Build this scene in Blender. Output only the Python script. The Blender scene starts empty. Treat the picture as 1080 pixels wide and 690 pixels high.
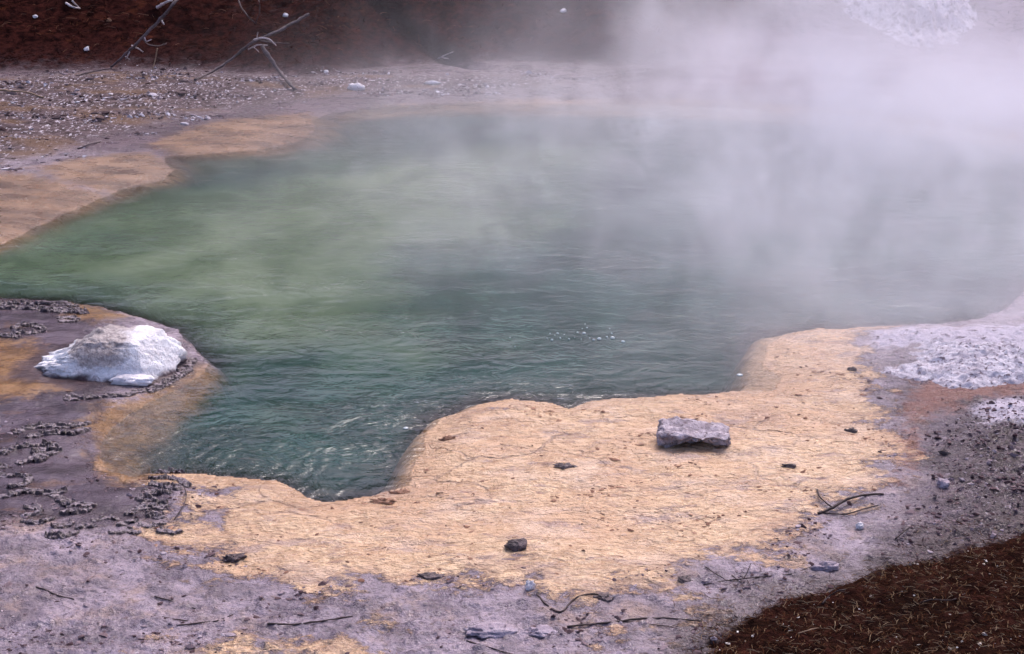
import bpy, bmesh, math, random
import numpy as np
from mathutils import Vector, Matrix

random.seed(7)
rng = np.random.default_rng(7)
C = bpy.context.scene.collection
R = math.radians

# ------------------------------------------------------------------ camera model (photo is 1080 x 690)
CAM_H, PITCH, FOC = 4.0, R(20.0), 1500.0
CP, SP = math.cos(PITCH), math.sin(PITCH)

def ray(px, py):
    u = (345.0 - py) / FOC
    return np.array([(px - 540.0) / FOC, CP + u * SP, -SP + u * CP])

def flat(px, py, z=0.0):
    d = ray(px, py)
    t = (z - CAM_H) / d[2]
    return (d[0] * t, d[1] * t)

def poly(pts):
    return np.array([flat(*p) for p in pts])

# ------------------------------------------------------------------ numpy noise
_perm = rng.permutation(256)
_perm = np.concatenate([_perm, _perm, _perm])
_ang = rng.uniform(0, 2 * np.pi, 256)
_gx, _gy = np.cos(_ang), np.sin(_ang)

def perlin(x, y):
    x = np.asarray(x, float); y = np.asarray(y, float)
    xi = np.floor(x).astype(int); yi = np.floor(y).astype(int)
    xf = x - xi; yf = y - yi
    xi &= 255; yi &= 255
    def g(ix, iy, dx, dy):
        h = _perm[_perm[ix & 255] + (iy & 255)]
        return _gx[h] * dx + _gy[h] * dy
    u = xf ** 3 * (xf * (xf * 6 - 15) + 10); v = yf ** 3 * (yf * (yf * 6 - 15) + 10)
    a = g(xi, yi, xf, yf); b = g(xi + 1, yi, xf - 1, yf)
    c = g(xi, yi + 1, xf, yf - 1); d = g(xi + 1, yi + 1, xf - 1, yf - 1)
    return (a + u * (b - a)) + v * ((c + u * (d - c)) - (a + u * (b - a)))

def fbm(x, y, oct=4, gain=0.5):
    s = 0; a = 1.0; f = 1.0
    for i in range(oct):
        s = s + a * perlin(x * f + 17.3 * i, y * f - 9.1 * i); a *= gain; f *= 2.03
    return s * 1.4

def sst(a, b, x):
    t = np.clip((x - a) / (b - a), 0, 1)
    return t * t * (3 - 2 * t)

def sdist(P, x, y, closed=True):
    """signed distance to polygon, positive inside"""
    shp = np.shape(x)
    x = np.ravel(x); y = np.ravel(y)
    best = np.full(x.shape, 1e9); inside = np.zeros(x.shape, bool)
    n = len(P)
    for i in range(n):
        ax, ay = P[i]; bx, by = P[(i + 1) % n]
        dx, dy = bx - ax, by - ay
        t = np.clip(((x - ax) * dx + (y - ay) * dy) / (dx * dx + dy * dy + 1e-12), 0, 1)
        best = np.minimum(best, (x - ax - t * dx) ** 2 + (y - ay - t * dy) ** 2)
        cond = (ay > y) != (by > y)
        inside ^= cond & (x < (bx - ax) * (y - ay) / (by - ay + 1e-12) + ax)
    d = np.sqrt(best)
    return np.where(inside, d, -d).reshape(shp)

# ------------------------------------------------------------------ outlines read on the ground plane
POOL = poly([(-160, 318), (-40, 315), (20, 315), (70, 318), (110, 326), (150, 336), (186, 348), (205, 368),
             (218, 384), (212, 396), (186, 412), (160, 424), (138, 436), (116, 450), (104, 466), (106, 484), (120, 498), (140, 504), (158, 500), (200, 500), (243, 503),
             (290, 508), (322, 524), (345, 529), (395, 523), (430, 513), (440, 490), (446, 468), (468, 441),
             (500, 428), (540, 420), (572, 423), (600, 430), (625, 423), (660, 420), (705, 417), (760, 415),
             (815, 411), (826, 398), (802, 386), (806, 366), (828, 352), (860, 347), (920, 345), (970, 343),
             (1030, 338), (1066, 322), (1085, 302), (1130, 280), (1220, 250), (1300, 210), (1240, 175),
             (1130, 156), (1080, 148), (1000, 136), (900, 122), (800, 116), (700, 111), (600, 109), (500, 109),
             (420, 111), (352, 119), (328, 126), (332, 139), (316, 149), (276, 157), (228, 162), (172, 165),
             (183, 180), (172, 189), (132, 199), (72, 224), (0, 258), (-80, 288), (-180, 302)])
SHELF_FRONT = poly([(60, 395), (190, 375), (228, 384), (234, 400), (214, 432), (186, 462), (160, 486), (128, 506), (60, 500)])
SHELF_COVE = poly([(790, 350), (850, 350), (850, 414), (770, 420), (780, 395)])
SHELF_TIP = poly([(410, 530), (420, 500), (432, 464), (455, 438), (500, 420), (560, 418), (560, 530)])
SHELF_BACK = poly([(-200, 300), (-100, 200), (150, 150), (340, 112), (700, 100), (1100, 128), (1300, 190), (1290, 215), (1000, 146),
                   (860, 132), (700, 124), (480, 122), (400, 126), (344, 130), (348, 142), (330, 156), (280, 164), (230, 167), (184, 169), (194, 182), (188, 194), (148, 204), (84, 228), (0, 264), (-90, 300)])
ORANGE = poly([(160, 505), (250, 498), (330, 520), (400, 515), (440, 460), (540, 410), (800, 400), (790, 340), (900, 338),
               (905, 375), (925, 430), (938, 470), (935, 500), (925, 525), (880, 545), (860, 565), (820, 590), (780, 600),
               (720, 605), (690, 620), (650, 630), (610, 645), (585, 640), (562, 618), (500, 622), (430, 628), (370, 632),
               (300, 625), (250, 612), (215, 595), (160, 590), (140, 572), (190, 556), (225, 540), (220, 520)])
ORANGE_BOT = poly([(190, 690), (300, 672), (420, 668), (500, 690), (560, 740), (150, 740)])
ORANGE_BOT2 = poly([(660, 668), (700, 655), (760, 655), (800, 640), (760, 690), (680, 700)])
LOBE_A = poly([(158, 156), (200, 140), (250, 129), (325, 122), (372, 130), (372, 150), (340, 164), (270, 172), (215, 172), (180, 166)])
LOBE_B = poly([(40, 182), (70, 174), (120, 166), (160, 164), (196, 178), (206, 198), (150, 214), (110, 206), (60, 196)])
LOBE_C = poly([(-200, 262), (-60, 204), (10, 186), (60, 194), (110, 206), (130, 214), (60, 246), (0, 276), (-120, 318)])
LOBE_RIM = poly([(345, 122), (420, 111), (540, 107), (720, 107), (900, 117), (1100, 143), (1280, 196), (1000, 158), (700, 130), (480, 128), (390, 138)])
OCHRE = poly([(-60, 360), (-20, 352), (40, 372), (70, 395), (130, 400), (120, 408), (60, 420), (-30, 432), (-60, 430)])
OCHRE2 = poly([(92, 455), (110, 425), (150, 420), (200, 385), (250, 385), (240, 470), (160, 510), (120, 515), (110, 490)])
OCHRE3 = poly([(78, 318), (100, 320), (140, 335), (110, 345), (75, 340)])
WHITE_R = poly([(905, 352), (960, 346), (1100, 346), (1200, 360), (1200, 420), (1060, 408), (1000, 402), (960, 372), (915, 378)])
WHITE_R2 = poly([(1010, 430), (1070, 425), (1120, 440), (1100, 470), (1030, 465)])
RUST_R = poly([(960, 405), (1000, 395), (1100, 412), (1110, 425), (1030, 432), (975, 450), (965, 500), (948, 520), (950, 440)])
DARK_R = poly([(1010, 470), (1050, 440), (1110, 440), (1300, 450), (1300, 580), (1050, 590), (960, 610), (940, 600), (960, 570), (1000, 560), (1010, 510)])
BANK = poly([(730, 712), (758, 686), (820, 652), (880, 634), (940, 616), (1000, 600), (1050, 592), (1110, 579), (1300, 540),
             (1500, 560), (1500, 1200), (600, 1200)])
LMUD = poly([(-300, 300), (60, 312), (120, 330), (90, 370), (110, 395), (120, 440), (95, 470), (150, 505), (190, 520), (165, 560), (80, 560), (-300, 560)])
RMUD = poly([(925, 400), (950, 372), (1000, 395), (1120, 412), (1400, 430), (1400, 560), (1000, 640), (850, 680), (830, 660), (900, 600), (945, 530), (940, 450)])
PALE_BACK = poly([(660, 108), (740, 60), (830, 52), (870, 10), (900, -6), (1040, -6), (1060, 30), (1130, 30), (1500, 10), (1500, 190), (1140, 150), (1000, 128), (800, 108)])
GRAVEL = poly([(-300, 120), (-100, 96), (0, 88), (100, 80), (200, 80), (330, 88), (380, 84), (520, 84), (600, 90), (560, 98), (400, 98), (280, 112),
               (190, 128), (130, 142), (90, 152), (50, 168), (0, 178), (-100, 200), (-300, 240)])
SLOPE_EDGE = [(-1400, 60), (-600, 84), (-200, 84), (0, 79), (100, 76), (200, 76), (330, 84), (420, 72), (520, 68), (640, 72), (800, 66), (1000, 60), (1400, 62), (2200, 60)]
_se = np.array([flat(*p) for p in SLOPE_EDGE])

def slope_d(x, y):
    return y - np.interp(x, _se[:, 0], _se[:, 1])

def fields(x, y):
    f = {}
    wob = 0.05 * perlin(x * 2.3, y * 2.3) + 0.03 * perlin(x * 6.1 + 3, y * 6.1)
    f['pool'] = sdist(POOL, x, y) + wob
    f['shelf'] = np.maximum.reduce([sdist(SHELF_FRONT, x, y), sdist(SHELF_COVE, x, y), sdist(SHELF_TIP, x, y), 0.6 * sdist(SHELF_BACK, x, y)])
    f['orange'] = np.maximum.reduce([sdist(ORANGE, x, y), 0.5 * sdist(ORANGE_BOT, x, y) - .13, 0.5 * sdist(ORANGE_BOT2, x, y) - .10])
    f['orange'] = f['orange'] + .45 * sst(-.25, .05, f['pool']) * (f['orange'] > -.6) * (y < 12.5)
    f['oback'] = np.maximum.reduce([sdist(q, x, y) for q in (LOBE_A, LOBE_B, LOBE_C, LOBE_RIM)])
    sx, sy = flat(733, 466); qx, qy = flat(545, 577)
    gx, gy = np.array([-.55, 23.2]), np.array([-3.2, 26.4]); gd = gy - gx
    gt = np.clip(((x - gx[0]) * gd[0] + (y - gx[1]) * gd[1]) / (gd @ gd), 0, 1)
    f['gully'] = .24 + .2 * gt - np.hypot(x - gx[0] - gt * gd[0], y - gx[1] - gt * gd[1])
    f['stain_shade'] = np.maximum(.30 - np.hypot(x - sx, (y - sy) * 1.9), .13 - np.hypot(x - qx, (y - qy) * 1.6))  # ring round slab and dark stone: damp mark plus painted shadow
    f['ochre'] = np.maximum.reduce([sdist(OCHRE, x, y), sdist(OCHRE2, x, y), sdist(OCHRE3, x, y)])
    f['white'] = np.maximum(sdist(WHITE_R, x, y), sdist(WHITE_R2, x, y) - .05)
    f['rust'] = sdist(RUST_R, x, y)
    f['dark'] = sdist(DARK_R, x, y)
    f['bank'] = sdist(BANK, x, y)
    f['gravel'] = 0.5 * sdist(GRAVEL, x, y)
    f['slope'] = slope_d(x, y)
    f['lmud'] = sdist(LMUD, x, y)
    f['rmud'] = sdist(RMUD, x, y)
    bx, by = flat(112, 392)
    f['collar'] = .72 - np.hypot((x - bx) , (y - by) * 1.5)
    f['paleback'] = .5 * sdist(PALE_BACK, x, y)
    return f

def height(x, y, f=None):
    x = np.asarray(x, float); y = np.asarray(y, float)
    if f is None: f = fields(x, y)
    p = f['pool']
    far = sst(13, 18, y)
    k = 1.3 * (1 - far) + 0.40 * far
    deep = 0.012 + k * np.clip(p, 0, 3) ** 1.0
    shelf = 0.008 + (0.13 - .09 * far) * np.clip(p, 0, 5) + 0.03 * np.clip(p, 0, 1) * (0.5 + perlin(x * 1.7, y * 1.7))
    w = sst(-0.22, 0.14, f['shelf'] + 0.06 * perlin(x * 3, y * 3))
    bed = -np.minimum(1.6, deep * (1 - w) + shelf * w)
    o = np.clip(-p, 0, 50)
    land = 0.006 + 0.034 * sst(0, 0.28, o) + 0.03 * sst(0.1, 2.0, o) * (1 + perlin(x * .9, y * .9))
    near = sst(16, 11, y)
    land += near * (0.012 * fbm(x * 3.0, y * 3.0, 3) * sst(0.0, 0.4, o))
    # little wavelets of mineral deposit on the terrace and lumpy mud
    org = sst(-0.1, 0.15, f['orange']) * near
    land += org * sst(0, .25, o) * (0.0050 * fbm(x * 9, y * 20, 3) + .010 * fbm(x * 2.2 + 3, y * 4.5, 3)) * sst(0, .1, o)
    mud = (1 - org) * near * sst(0.1, 0.5, o)
    lump = fbm(x * 11, y * 14, 4, 0.6)
    lm_ = sst(-.1, .2, f['lmud'])
    land += mud * (1 - .75 * lm_) * (0.007 * lump + 0.016 * np.clip(lump - .3, 0, 1))
    land += near * mud * sst(8.0, 6.6, y) * (0.02 * np.clip(fbm(x * 4.5 + 9, y * 7, 4, .6), 0, 2))
    b = f['bank'] + 0.16 * perlin(x * 2.2, y * 2.2) + 0.05 * perlin(x * 7, y * 7)
    land += 0.06 * sst(-0.08, 0.16, b) + 0.075 * np.clip(b, 0, 4) + (b > -.05) * .012 * fbm(x * 14, y * 14, 3)
    dk = sst(-.1, .25, f['dark'])
    land += dk * (0.05 + .022 * fbm(x * 8, y * 8, 4, .65))
    land += sst(-.1, .4, f['white']) * (.025 * fbm(x * 7 + 4, y * 9, 4, .6) + .03)
    # back beach and rising slope; steep unseen upper part shaped to block sky reflections
    g = sst(-.1, .6, f['gravel'])
    land += g * (.06 + .04 * fbm(x * 1.6, y * 2.2, 4))
    s = f['slope']
    rise = np.clip(s, 0, 60)
    land -= .16 * sst(-.1, .3, f['gully'])
    land += .36 * np.clip(rise, 0, 4.5) + .78 * np.clip(rise - 4.5, 0, 17) + .12 * np.clip(rise - 21.5, 0, 38) + sst(0, 2, s) * (.10 * fbm(x * .7, y * .9, 4) + .05 * fbm(x * 3, y * 3, 3))
    return np.where(p > 0, bed, land)

def hz(x, y):
    return float(height(np.array([x]), np.array([y]))[0])

def ground(px, py):
    """point where the photo's line of sight meets the modelled ground or water"""
    d = ray(px, py)
    t = np.linspace(4, 60, 900)
    X, Y, Z = d[0] * t, d[1] * t, CAM_H + d[2] * t
    h = np.maximum(height(X, Y), 0.0)
    k = np.argmax(Z <= h)
    t0, t1 = t[k - 1], t[k]
    t = np.linspace(t0, t1, 60)
    X, Y, Z = d[0] * t, d[1] * t, CAM_H + d[2] * t
    h = np.maximum(height(X, Y), 0.0)
    k = np.argmax(Z <= h)
    return Vector((X[k], Y[k], h[k]))

def mpp(p):
    """metres per photo pixel at a place"""
    return (p.y * CP - (p.z - CAM_H) * SP) / FOC

# ------------------------------------------------------------------ node helper
class NT:
    def __init__(s, name):
        s.m = bpy.data.materials.new(name); s.m.use_nodes = True
        s.t = s.m.node_tree; s.t.nodes.clear()
        s.out = s.t.nodes.new('ShaderNodeOutputMaterial')
        s.co = s.t.nodes.new('ShaderNodeTexCoord').outputs['Object']
    def put(s, sock, v):
        if hasattr(v, 'is_linked') or isinstance(v, bpy.types.NodeSocket): s.t.links.new(v, sock)
        elif v is not None:
            if sock.type == 'RGBA' and len(v) == 3: v = (*v, 1)
            sock.default_value = v
    def n(s, typ, props=None, out=0, **ins):
        nd = s.t.nodes.new(typ)
        for k, v in (props or {}).items(): setattr(nd, k, v)
        for k, v in ins.items():
            k = k.replace('_', ' ')
            s.put(nd.inputs[k], v)
        return nd.outputs[out]
    def attr(s, name):
        return s.n('ShaderNodeAttribute', {'attribute_name': name}, out='Fac')
    def vec(s, scale=(1, 1, 1), loc=(0, 0, 0), rot=(0, 0, 0), v=None):
        return s.n('ShaderNodeMapping', Vector=v or s.co, Scale=scale, Location=loc, Rotation=rot)
    def noise(s, scale, detail=4, rough=.55, v=None, dist=0.0):
        return s.n('ShaderNodeTexNoise', Vector=v or s.co, Scale=scale, Detail=detail, Roughness=rough, Distortion=dist)
    def voro(s, scale, v=None, feat='F1', out='Distance', rnd=1.0):
        return s.n('ShaderNodeTexVoronoi', {'feature': feat}, out=out, Vector=v or s.co, Scale=scale, Randomness=rnd)
    def op(s, o, a, b=0.0, c=0.0, clamp=False):
        nd = s.t.nodes.new('ShaderNodeMath'); nd.operation = o; nd.use_clamp = clamp
        s.put(nd.inputs[0], a); s.put(nd.inputs[1], b); s.put(nd.inputs[2], c)
        return nd.outputs[0]
    def ss(s, a, b, x, smooth=True, lo=0.0, hi=1.0):
        nd = s.t.nodes.new('ShaderNodeMapRange')
        nd.interpolation_type = 'SMOOTHSTEP' if smooth else 'LINEAR'
        s.put(nd.inputs['Value'], x); nd.inputs['From Min'].default_value = a; nd.inputs['From Max'].default_value = b
        nd.inputs['To Min'].default_value = lo; nd.inputs['To Max'].default_value = hi
        return nd.outputs[0]
    def mix(s, f, a, b, mode='MIX'):
        nd = s.t.nodes.new('ShaderNodeMix'); nd.data_type = 'RGBA'; nd.blend_type = mode
        s.put(nd.inputs[0], f); s.put(nd.inputs[6], a); s.put(nd.inputs[7], b)
        return nd.outputs[2]
    def mixf(s, f, a, b):
        nd = s.t.nodes.new('ShaderNodeMix'); nd.data_type = 'FLOAT'
        s.put(nd.inputs[0], f); s.put(nd.inputs[2], a); s.put(nd.inputs[3], b)
        return nd.outputs[0]
    def bump(s, h, strength=.5, dist=.01, normal=None):
        nd = s.t.nodes.new('ShaderNodeBump')
        nd.inputs['Strength'].default_value = strength; nd.inputs['Distance'].default_value = dist
        s.put(nd.inputs['Height'], h)
        if normal is not None: s.put(nd.inputs['Normal'], normal)
        return nd.outputs[0]
    def bsdf(s, col, rough=.8, normal=None, spec=.5, **kw):
        nd = s.t.nodes.new('ShaderNodeBsdfPrincipled')
        s.put(nd.inputs['Base Color'], col); s.put(nd.inputs['Roughness'], rough)
        s.put(nd.inputs['Specular IOR Level'], spec)
        if normal is not None: s.put(nd.inputs['Normal'], normal)
        for k, v in kw.items(): s.put(nd.inputs[k.replace('_', ' ')], v)
        return nd.outputs[0]
    def surf(s, sh):
        s.t.links.new(sh, s.out.inputs['Surface']); return s.m

# ------------------------------------------------------------------ materials
def mat_ground():
    t = NT('ground')
    A = {k: t.attr(k) for k in ('pool', 'orange', 'oback', 'ochre', 'white', 'rust', 'dark', 'bank', 'gravel', 'slope', 'lmud', 'rmud', 'collar', 'stain_shade', 'gully', 'paleback')}
    n_big = t.noise(.9, 4); n_med = t.noise(4.5, 5, .62); n_fine = t.noise(28, 4, .6)
    n_edge = t.op('SUBTRACT', t.noise(5.5, 6, .68), .5)
    n_edge2 = t.op('SUBTRACT', t.noise(14, 5, .7, v=t.vec((1, 1.7, 1))), .5)
    edge = t.op('ADD', t.op('MULTIPLY', n_edge, .75), t.op('MULTIPLY', n_edge2, .55))
    # grey-lilac mud
    mud = t.mix(t.ss(.32, .68, n_med), (.125, .097, .120), (.305, .248, .292))
    mud = t.mix(t.op('MULTIPLY', t.ss(.5, .7, n_big), .5), mud, (.18, .13, .13))
    mud = t.mix(t.op('MULTIPLY', t.ss(.53, .64, n_fine), .65), mud, (.065, .042, .05))
    warm = t.ss(.52, .66, t.noise(2.2, 6, .7, v=t.vec(loc=(4, 7, 0))))
    mud = t.mix(t.op('MULTIPLY', warm, .45), mud, (.34, .225, .16))
    lm = t.ss(-.08, .15, t.op('ADD', A['lmud'], t.op('MULTIPLY', edge, .4)))
    lmc = t.mix(t.ss(.38, .64, t.noise(2.6, 5, .62, v=t.vec((.7, 1.6, 1)))), (.040, .027, .033), (.105, .080, .098))
    lmc = t.mix(t.op('MULTIPLY', t.ss(.56, .70, t.noise(3.1, 5, .65, v=t.vec((.8, 1.5, 1), loc=(6, 1, 0)))), .6), lmc, (.14, .072, .034))
    mud = t.mix(lm, mud, lmc)
    rm = t.ss(-.15, .3, t.op('ADD', A['rmud'], t.op('MULTIPLY', edge, .6)))
    rmc = t.mix(t.ss(.36, .64, t.noise(5.5, 6, .68, v=t.vec((.8, 1.5, 1), loc=(1, 6, 0)))), (.036, .025, .030), (.130, .100, .122))
    mud = t.mix(t.op('MULTIPLY', rm, .9), mud, rmc)
    # orange bacterial mat
    n_wav = t.noise(15, 3, .5, v=t.vec((1, 2.1, 1), rot=(0, 0, .12)), dist=.8)
    org = t.mix(t.ss(.30, .66, n_wav), (.45, .28, .155), (.71, .50, .305))  # wavelet troughs darkened in colour to deepen their shading
    org = t.mix(t.op('MULTIPLY', t.ss(.42, .62, t.noise(.9, 6, .66, v=t.vec(loc=(2, 5, 0)))), .8), org, (.55, .345, .205))
    org = t.mix(t.op('MULTIPLY', t.ss(.48, .66, t.noise(2.4, 5, .65, v=t.vec((1, 1.6, 1), loc=(8, 1, 0)))), .55), org, (.72, .535, .395))
    runs = t.ss(.53, .70, t.noise(1.7, 6, .70, v=t.vec((.55, 1.9, 1), rot=(0, 0, .25), loc=(0, 3, 0)), dist=.6))
    org = t.mix(t.op('MULTIPLY', runs, .65), org, (.40, .245, .165))
    org = t.mix(t.op('MULTIPLY', t.ss(.565, .66, t.noise(9, 5, .74, v=t.vec((.6, 1.9, 1)))), .72), org, (.24, .145, .115))
    org = t.mix(t.op('MULTIPLY', t.ss(.525, .65, t.noise(2.8, 7, .78, v=t.vec((.8, 1.8, 1), loc=(3, 9, 0)))), .6), org, (.25, .18, .19))
    wv = t.n('ShaderNodeVectorMath', {'operation': 'ADD'}, Vector=t.vec((1, 1.7, 1)))
    t.t.links.new(t.n('ShaderNodeVectorMath', {'operation': 'SCALE'}, Vector=t.n('ShaderNodeTexNoise', out=1, Vector=t.co, Scale=3.0, Detail=4.0), Scale=.5), wv.node.inputs[1])
    crk = t.op('MULTIPLY', t.ss(.035, .0, t.voro(1.3, v=wv, feat='DISTANCE_TO_EDGE')), t.ss(.46, .60, t.noise(1.1, 4, .6, v=t.vec(loc=(5, 0, 3)))))
    org = t.mix(t.op('MULTIPLY', crk, .42), org, (.20, .13, .12))
    n_bite = t.op('SUBTRACT', t.noise(2.4, 7, .74, v=t.vec((1, 1.5, 1), loc=(1, 1, 0))), .5)
    o_m = t.ss(-.04, .05, t.op('ADD', t.op('MULTIPLY', A['orange'], .55), t.op('ADD', t.op('MULTIPLY', edge, .34), t.op('MULTIPLY', n_bite, .95))))
    org = t.mix(t.op('MULTIPLY', t.ss(-.34, -.02, t.op('ADD', A['pool'], t.op('MULTIPLY', edge, .3))), .5), org, (.42, .25, .14))
    fade = t.op('MULTIPLY', t.ss(.42, .02, t.op('ADD', A['orange'], t.op('MULTIPLY', n_bite, 1.3))), t.ss(.40, .62, t.noise(6, 6, .72, v=t.vec((.8, 1.6, 1), loc=(7, 7, 0)))))
    org = t.mix(t.op('MULTIPLY', fade, .75), org, (.30, .185, .125))
    st_m = t.ss(-.06, .16, t.op('ADD', t.attr('stain_shade'), t.op('MULTIPLY', edge, .3)))  # damp mark and shadow at the stones' feet, both put into the colour
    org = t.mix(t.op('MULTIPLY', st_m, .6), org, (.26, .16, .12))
    col = t.mix(o_m, mud, org)
    # ochre mat in the wet hollow on the left
    och = t.mix(t.ss(.3, .7, n_med), (.12, .060, .022), (.33, .19, .085))
    och = t.mix(t.op('MULTIPLY', t.ss(.50, .64, t.noise(5, 6, .7, v=t.vec((.8, 1.8, 1), loc=(2, 2, 0)))), .7), och, (.10, .065, .06))
    oc_m = t.ss(-.10, .12, t.op('ADD', A['ochre'], t.op('MULTIPLY', edge, .7)))
    col = t.mix(oc_m, col, och)
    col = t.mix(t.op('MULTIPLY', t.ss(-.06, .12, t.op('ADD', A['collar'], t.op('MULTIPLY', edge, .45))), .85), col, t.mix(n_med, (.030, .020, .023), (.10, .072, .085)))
    # salmon shelf of the far bank
    ob = t.mix(t.ss(.35, .65, t.noise(2.2, 5, .6, v=t.vec((.6, 1.5, 1)))), (.125, .072, .047), (.29, .175, .105))
    ob_m = t.op('MULTIPLY', t.ss(-.14, .16, t.op('ADD', A['oback'], t.op('MULTIPLY', edge, .7))), t.ss(1.0, .0, t.op('MULTIPLY', A['slope'], 1.0)))
    wetmud = t.mix(t.ss(.35, .65, n_big), (.065, .042, .050), (.125, .086, .100))
    backm = t.ss(-6.6, -5.2, A['slope'])
    col = t.mix(t.op('MULTIPLY', backm, .9), col, wetmud)
    col = t.mix(ob_m, col, ob)
    # right-hand rust and white crust
    r_m = t.ss(-.06, .12, t.op('ADD', A['rust'], t.op('MULTIPLY', edge, .7)))
    col = t.mix(t.op('MULTIPLY', r_m, .75), col, t.mix(n_med, (.17, .06, .035), (.26, .13, .10)))
    d_m = t.ss(-.1, .2, t.op('ADD', A['dark'], t.op('MULTIPLY', edge, .5)))
    dk = t.mix(t.ss(.38, .62, t.noise(16, 5, .7)), (.022, .013, .014), (.090, .066, .078))
    dk = t.mix(t.ss(.62, .70, t.noise(34, 3, .6)), dk, (.42, .39, .43))
    col = t.mix(t.op('MULTIPLY', d_m, .9), col, dk)
    w_m = t.ss(-.02, .12, t.op('ADD', A['white'], t.op('MULTIPLY', edge, .55)))
    wh = t.mix(t.ss(.55, .64, t.noise(12, 5, .7, v=t.vec((1, 1.6, 1)))), (.52, .48, .55), (.11, .08, .095))
    col = t.mix(t.op('MULTIPLY', w_m, .85), col, wh)
    # beach of pale grit
    g_m = t.ss(-.12, .12, t.op('ADD', A['gravel'], t.op('MULTIPLY', edge, .5)))
    gr = t.mix(t.ss(.40, .60, t.noise(9, 5, .7)), (.045, .028, .028), (.13, .092, .096))
    gr = t.mix(t.ss(.57, .64, t.noise(22, 3, .6, v=t.vec((1, .5, 1)))), gr, (.50, .46, .50))
    gr = t.mix(t.op('MULTIPLY', t.ss(.50, .62, t.noise(.8, 4, .6, v=t.vec((.7, 1.6, 1), loc=(1, 3, 0)))), .7), gr, (.15, .088, .05))
    col = t.mix(g_m, col, gr)
    # rust-brown litter of slope and near bank; its darks hold the slope's tree shade
    b_m = t.ss(-.05, .05, t.op('ADD', A['bank'], t.op('MULTIPLY', edge, .38)))
    soil = t.ss(-.42, -.02, t.op('ADD', A['bank'], t.op('MULTIPLY', edge, .9)))
    col = t.mix(t.op('MULTIPLY', soil, .8), col, t.mix(n_fine, (.030, .020, .019), (.11, .080, .082)))
    lit = t.mix(t.ss(.35, .65, t.noise(7, 6, .72)), (.008, .0035, .0035), (.045, .014, .011))
    lit = t.mix(t.op('MULTIPLY', t.ss(.54, .68, t.noise(1.1, 5, .6, v=t.vec((1, 1, 1), loc=(3, 0, 0)))), .8), lit, (.004, .0025, .003))  # dark patches: peaty tone with tree shade painted in
    lit = t.mix(t.op('MULTIPLY', t.ss(.56, .70, t.noise(2.6, 5, .66, v=t.vec(loc=(9, 2, 0)))), .55), lit, (.085, .027, .014))
    s_m = t.ss(-.45, .35, t.op('ADD', A['slope'], t.op('MULTIPLY', edge, 1.3)))
    l_m = t.op('MAXIMUM', b_m, s_m)
    lit = t.mix(t.op('MULTIPLY', b_m, .38), lit, t.mix(t.ss(.3, .7, t.noise(11, 6, .72)), (.010, .006, .005), (.052, .026, .017)))
    foot = t.op('MULTIPLY', t.ss(1.0, -.2, A['slope']), t.ss(.45, .6, n_fine))
    lit = t.mix(t.op('MULTIPLY', foot, t.op('MULTIPLY', s_m, .6)), lit, (.045, .030, .032))
    lit = t.mix(t.op('MULTIPLY', t.ss(-.15, .2, t.op('ADD', t.attr('gully'), t.op('MULTIPLY', edge, .4))), .85), lit, (.003, .002, .0025))
    pb = t.ss(-.5, .5, t.op('ADD', A['paleback'], t.op('MULTIPLY', edge, 1.4)))
    pbc = t.mix(t.ss(.38, .62, t.noise(1.1, 6, .66, v=t.vec((.6, 1.4, 1)))), (.13, .09, .11), (.27, .215, .25))
    lit = t.mix(t.op('MULTIPLY', pb, t.ss(16, 18, t.n('ShaderNodeSeparateXYZ', out=1, Vector=t.co))), lit, pbc)
    l_m = t.op('MAXIMUM', l_m, t.op('MULTIPLY', pb, t.ss(16, 18, t.n('ShaderNodeSeparateXYZ', out=1, Vector=t.co))))
    col = t.mix(l_m, col, lit)
    # pool bed
    p_m = t.ss(.12, .5, t.attr('bed'))
    col = t.mix(p_m, col, (.07, .075, .04))
    # gloss: thin film of water on mud and mat
    wet = t.ss(.42, .58, t.noise(3.2, 6, .68, v=t.vec((1, 1.5, 1), loc=(0, 2, 5))))
    wet = t.op('MAXIMUM', wet, t.op('MULTIPLY', lm, .9))
    rough = t.mixf(wet, .50, .13)
    rough = t.mixf(t.op('MAXIMUM', l_m, t.op('MAXIMUM', g_m, w_m)), rough, .85)
    h = t.op('ADD', t.op('MULTIPLY', n_fine, .7), t.op('MULTIPLY', t.noise(70, 3, .6), .45))
    h = t.op('ADD', h, t.op('MULTIPLY', n_med, 1.0))
    h = t.op('ADD', h, t.op('MULTIPLY', t.noise(9, 5, .7, v=t.vec((.8, 1.6, 1), loc=(5, 5, 0))), 1.3))
    amp = t.mixf(lm, 1.0, .35)
    nrm = t.bump(t.op('MULTIPLY', h, amp), .8, .026)
    nrm = t.bump(t.op('MULTIPLY', n_wav, o_m), .8, .032, nrm)
    nrm = t.bump(t.op('MULTIPLY', crk, t.op('MULTIPLY', o_m, -1.0)), .6, .02, nrm)
    spec = t.mixf(lm, .42, .22)
    spec = t.mixf(rm, spec, .20)
    spec = t.mixf(backm, spec, .16)
    spec = t.mixf(l_m, spec, .0)
    return t.surf(t.bsdf(col, rough, nrm, spec))

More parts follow.
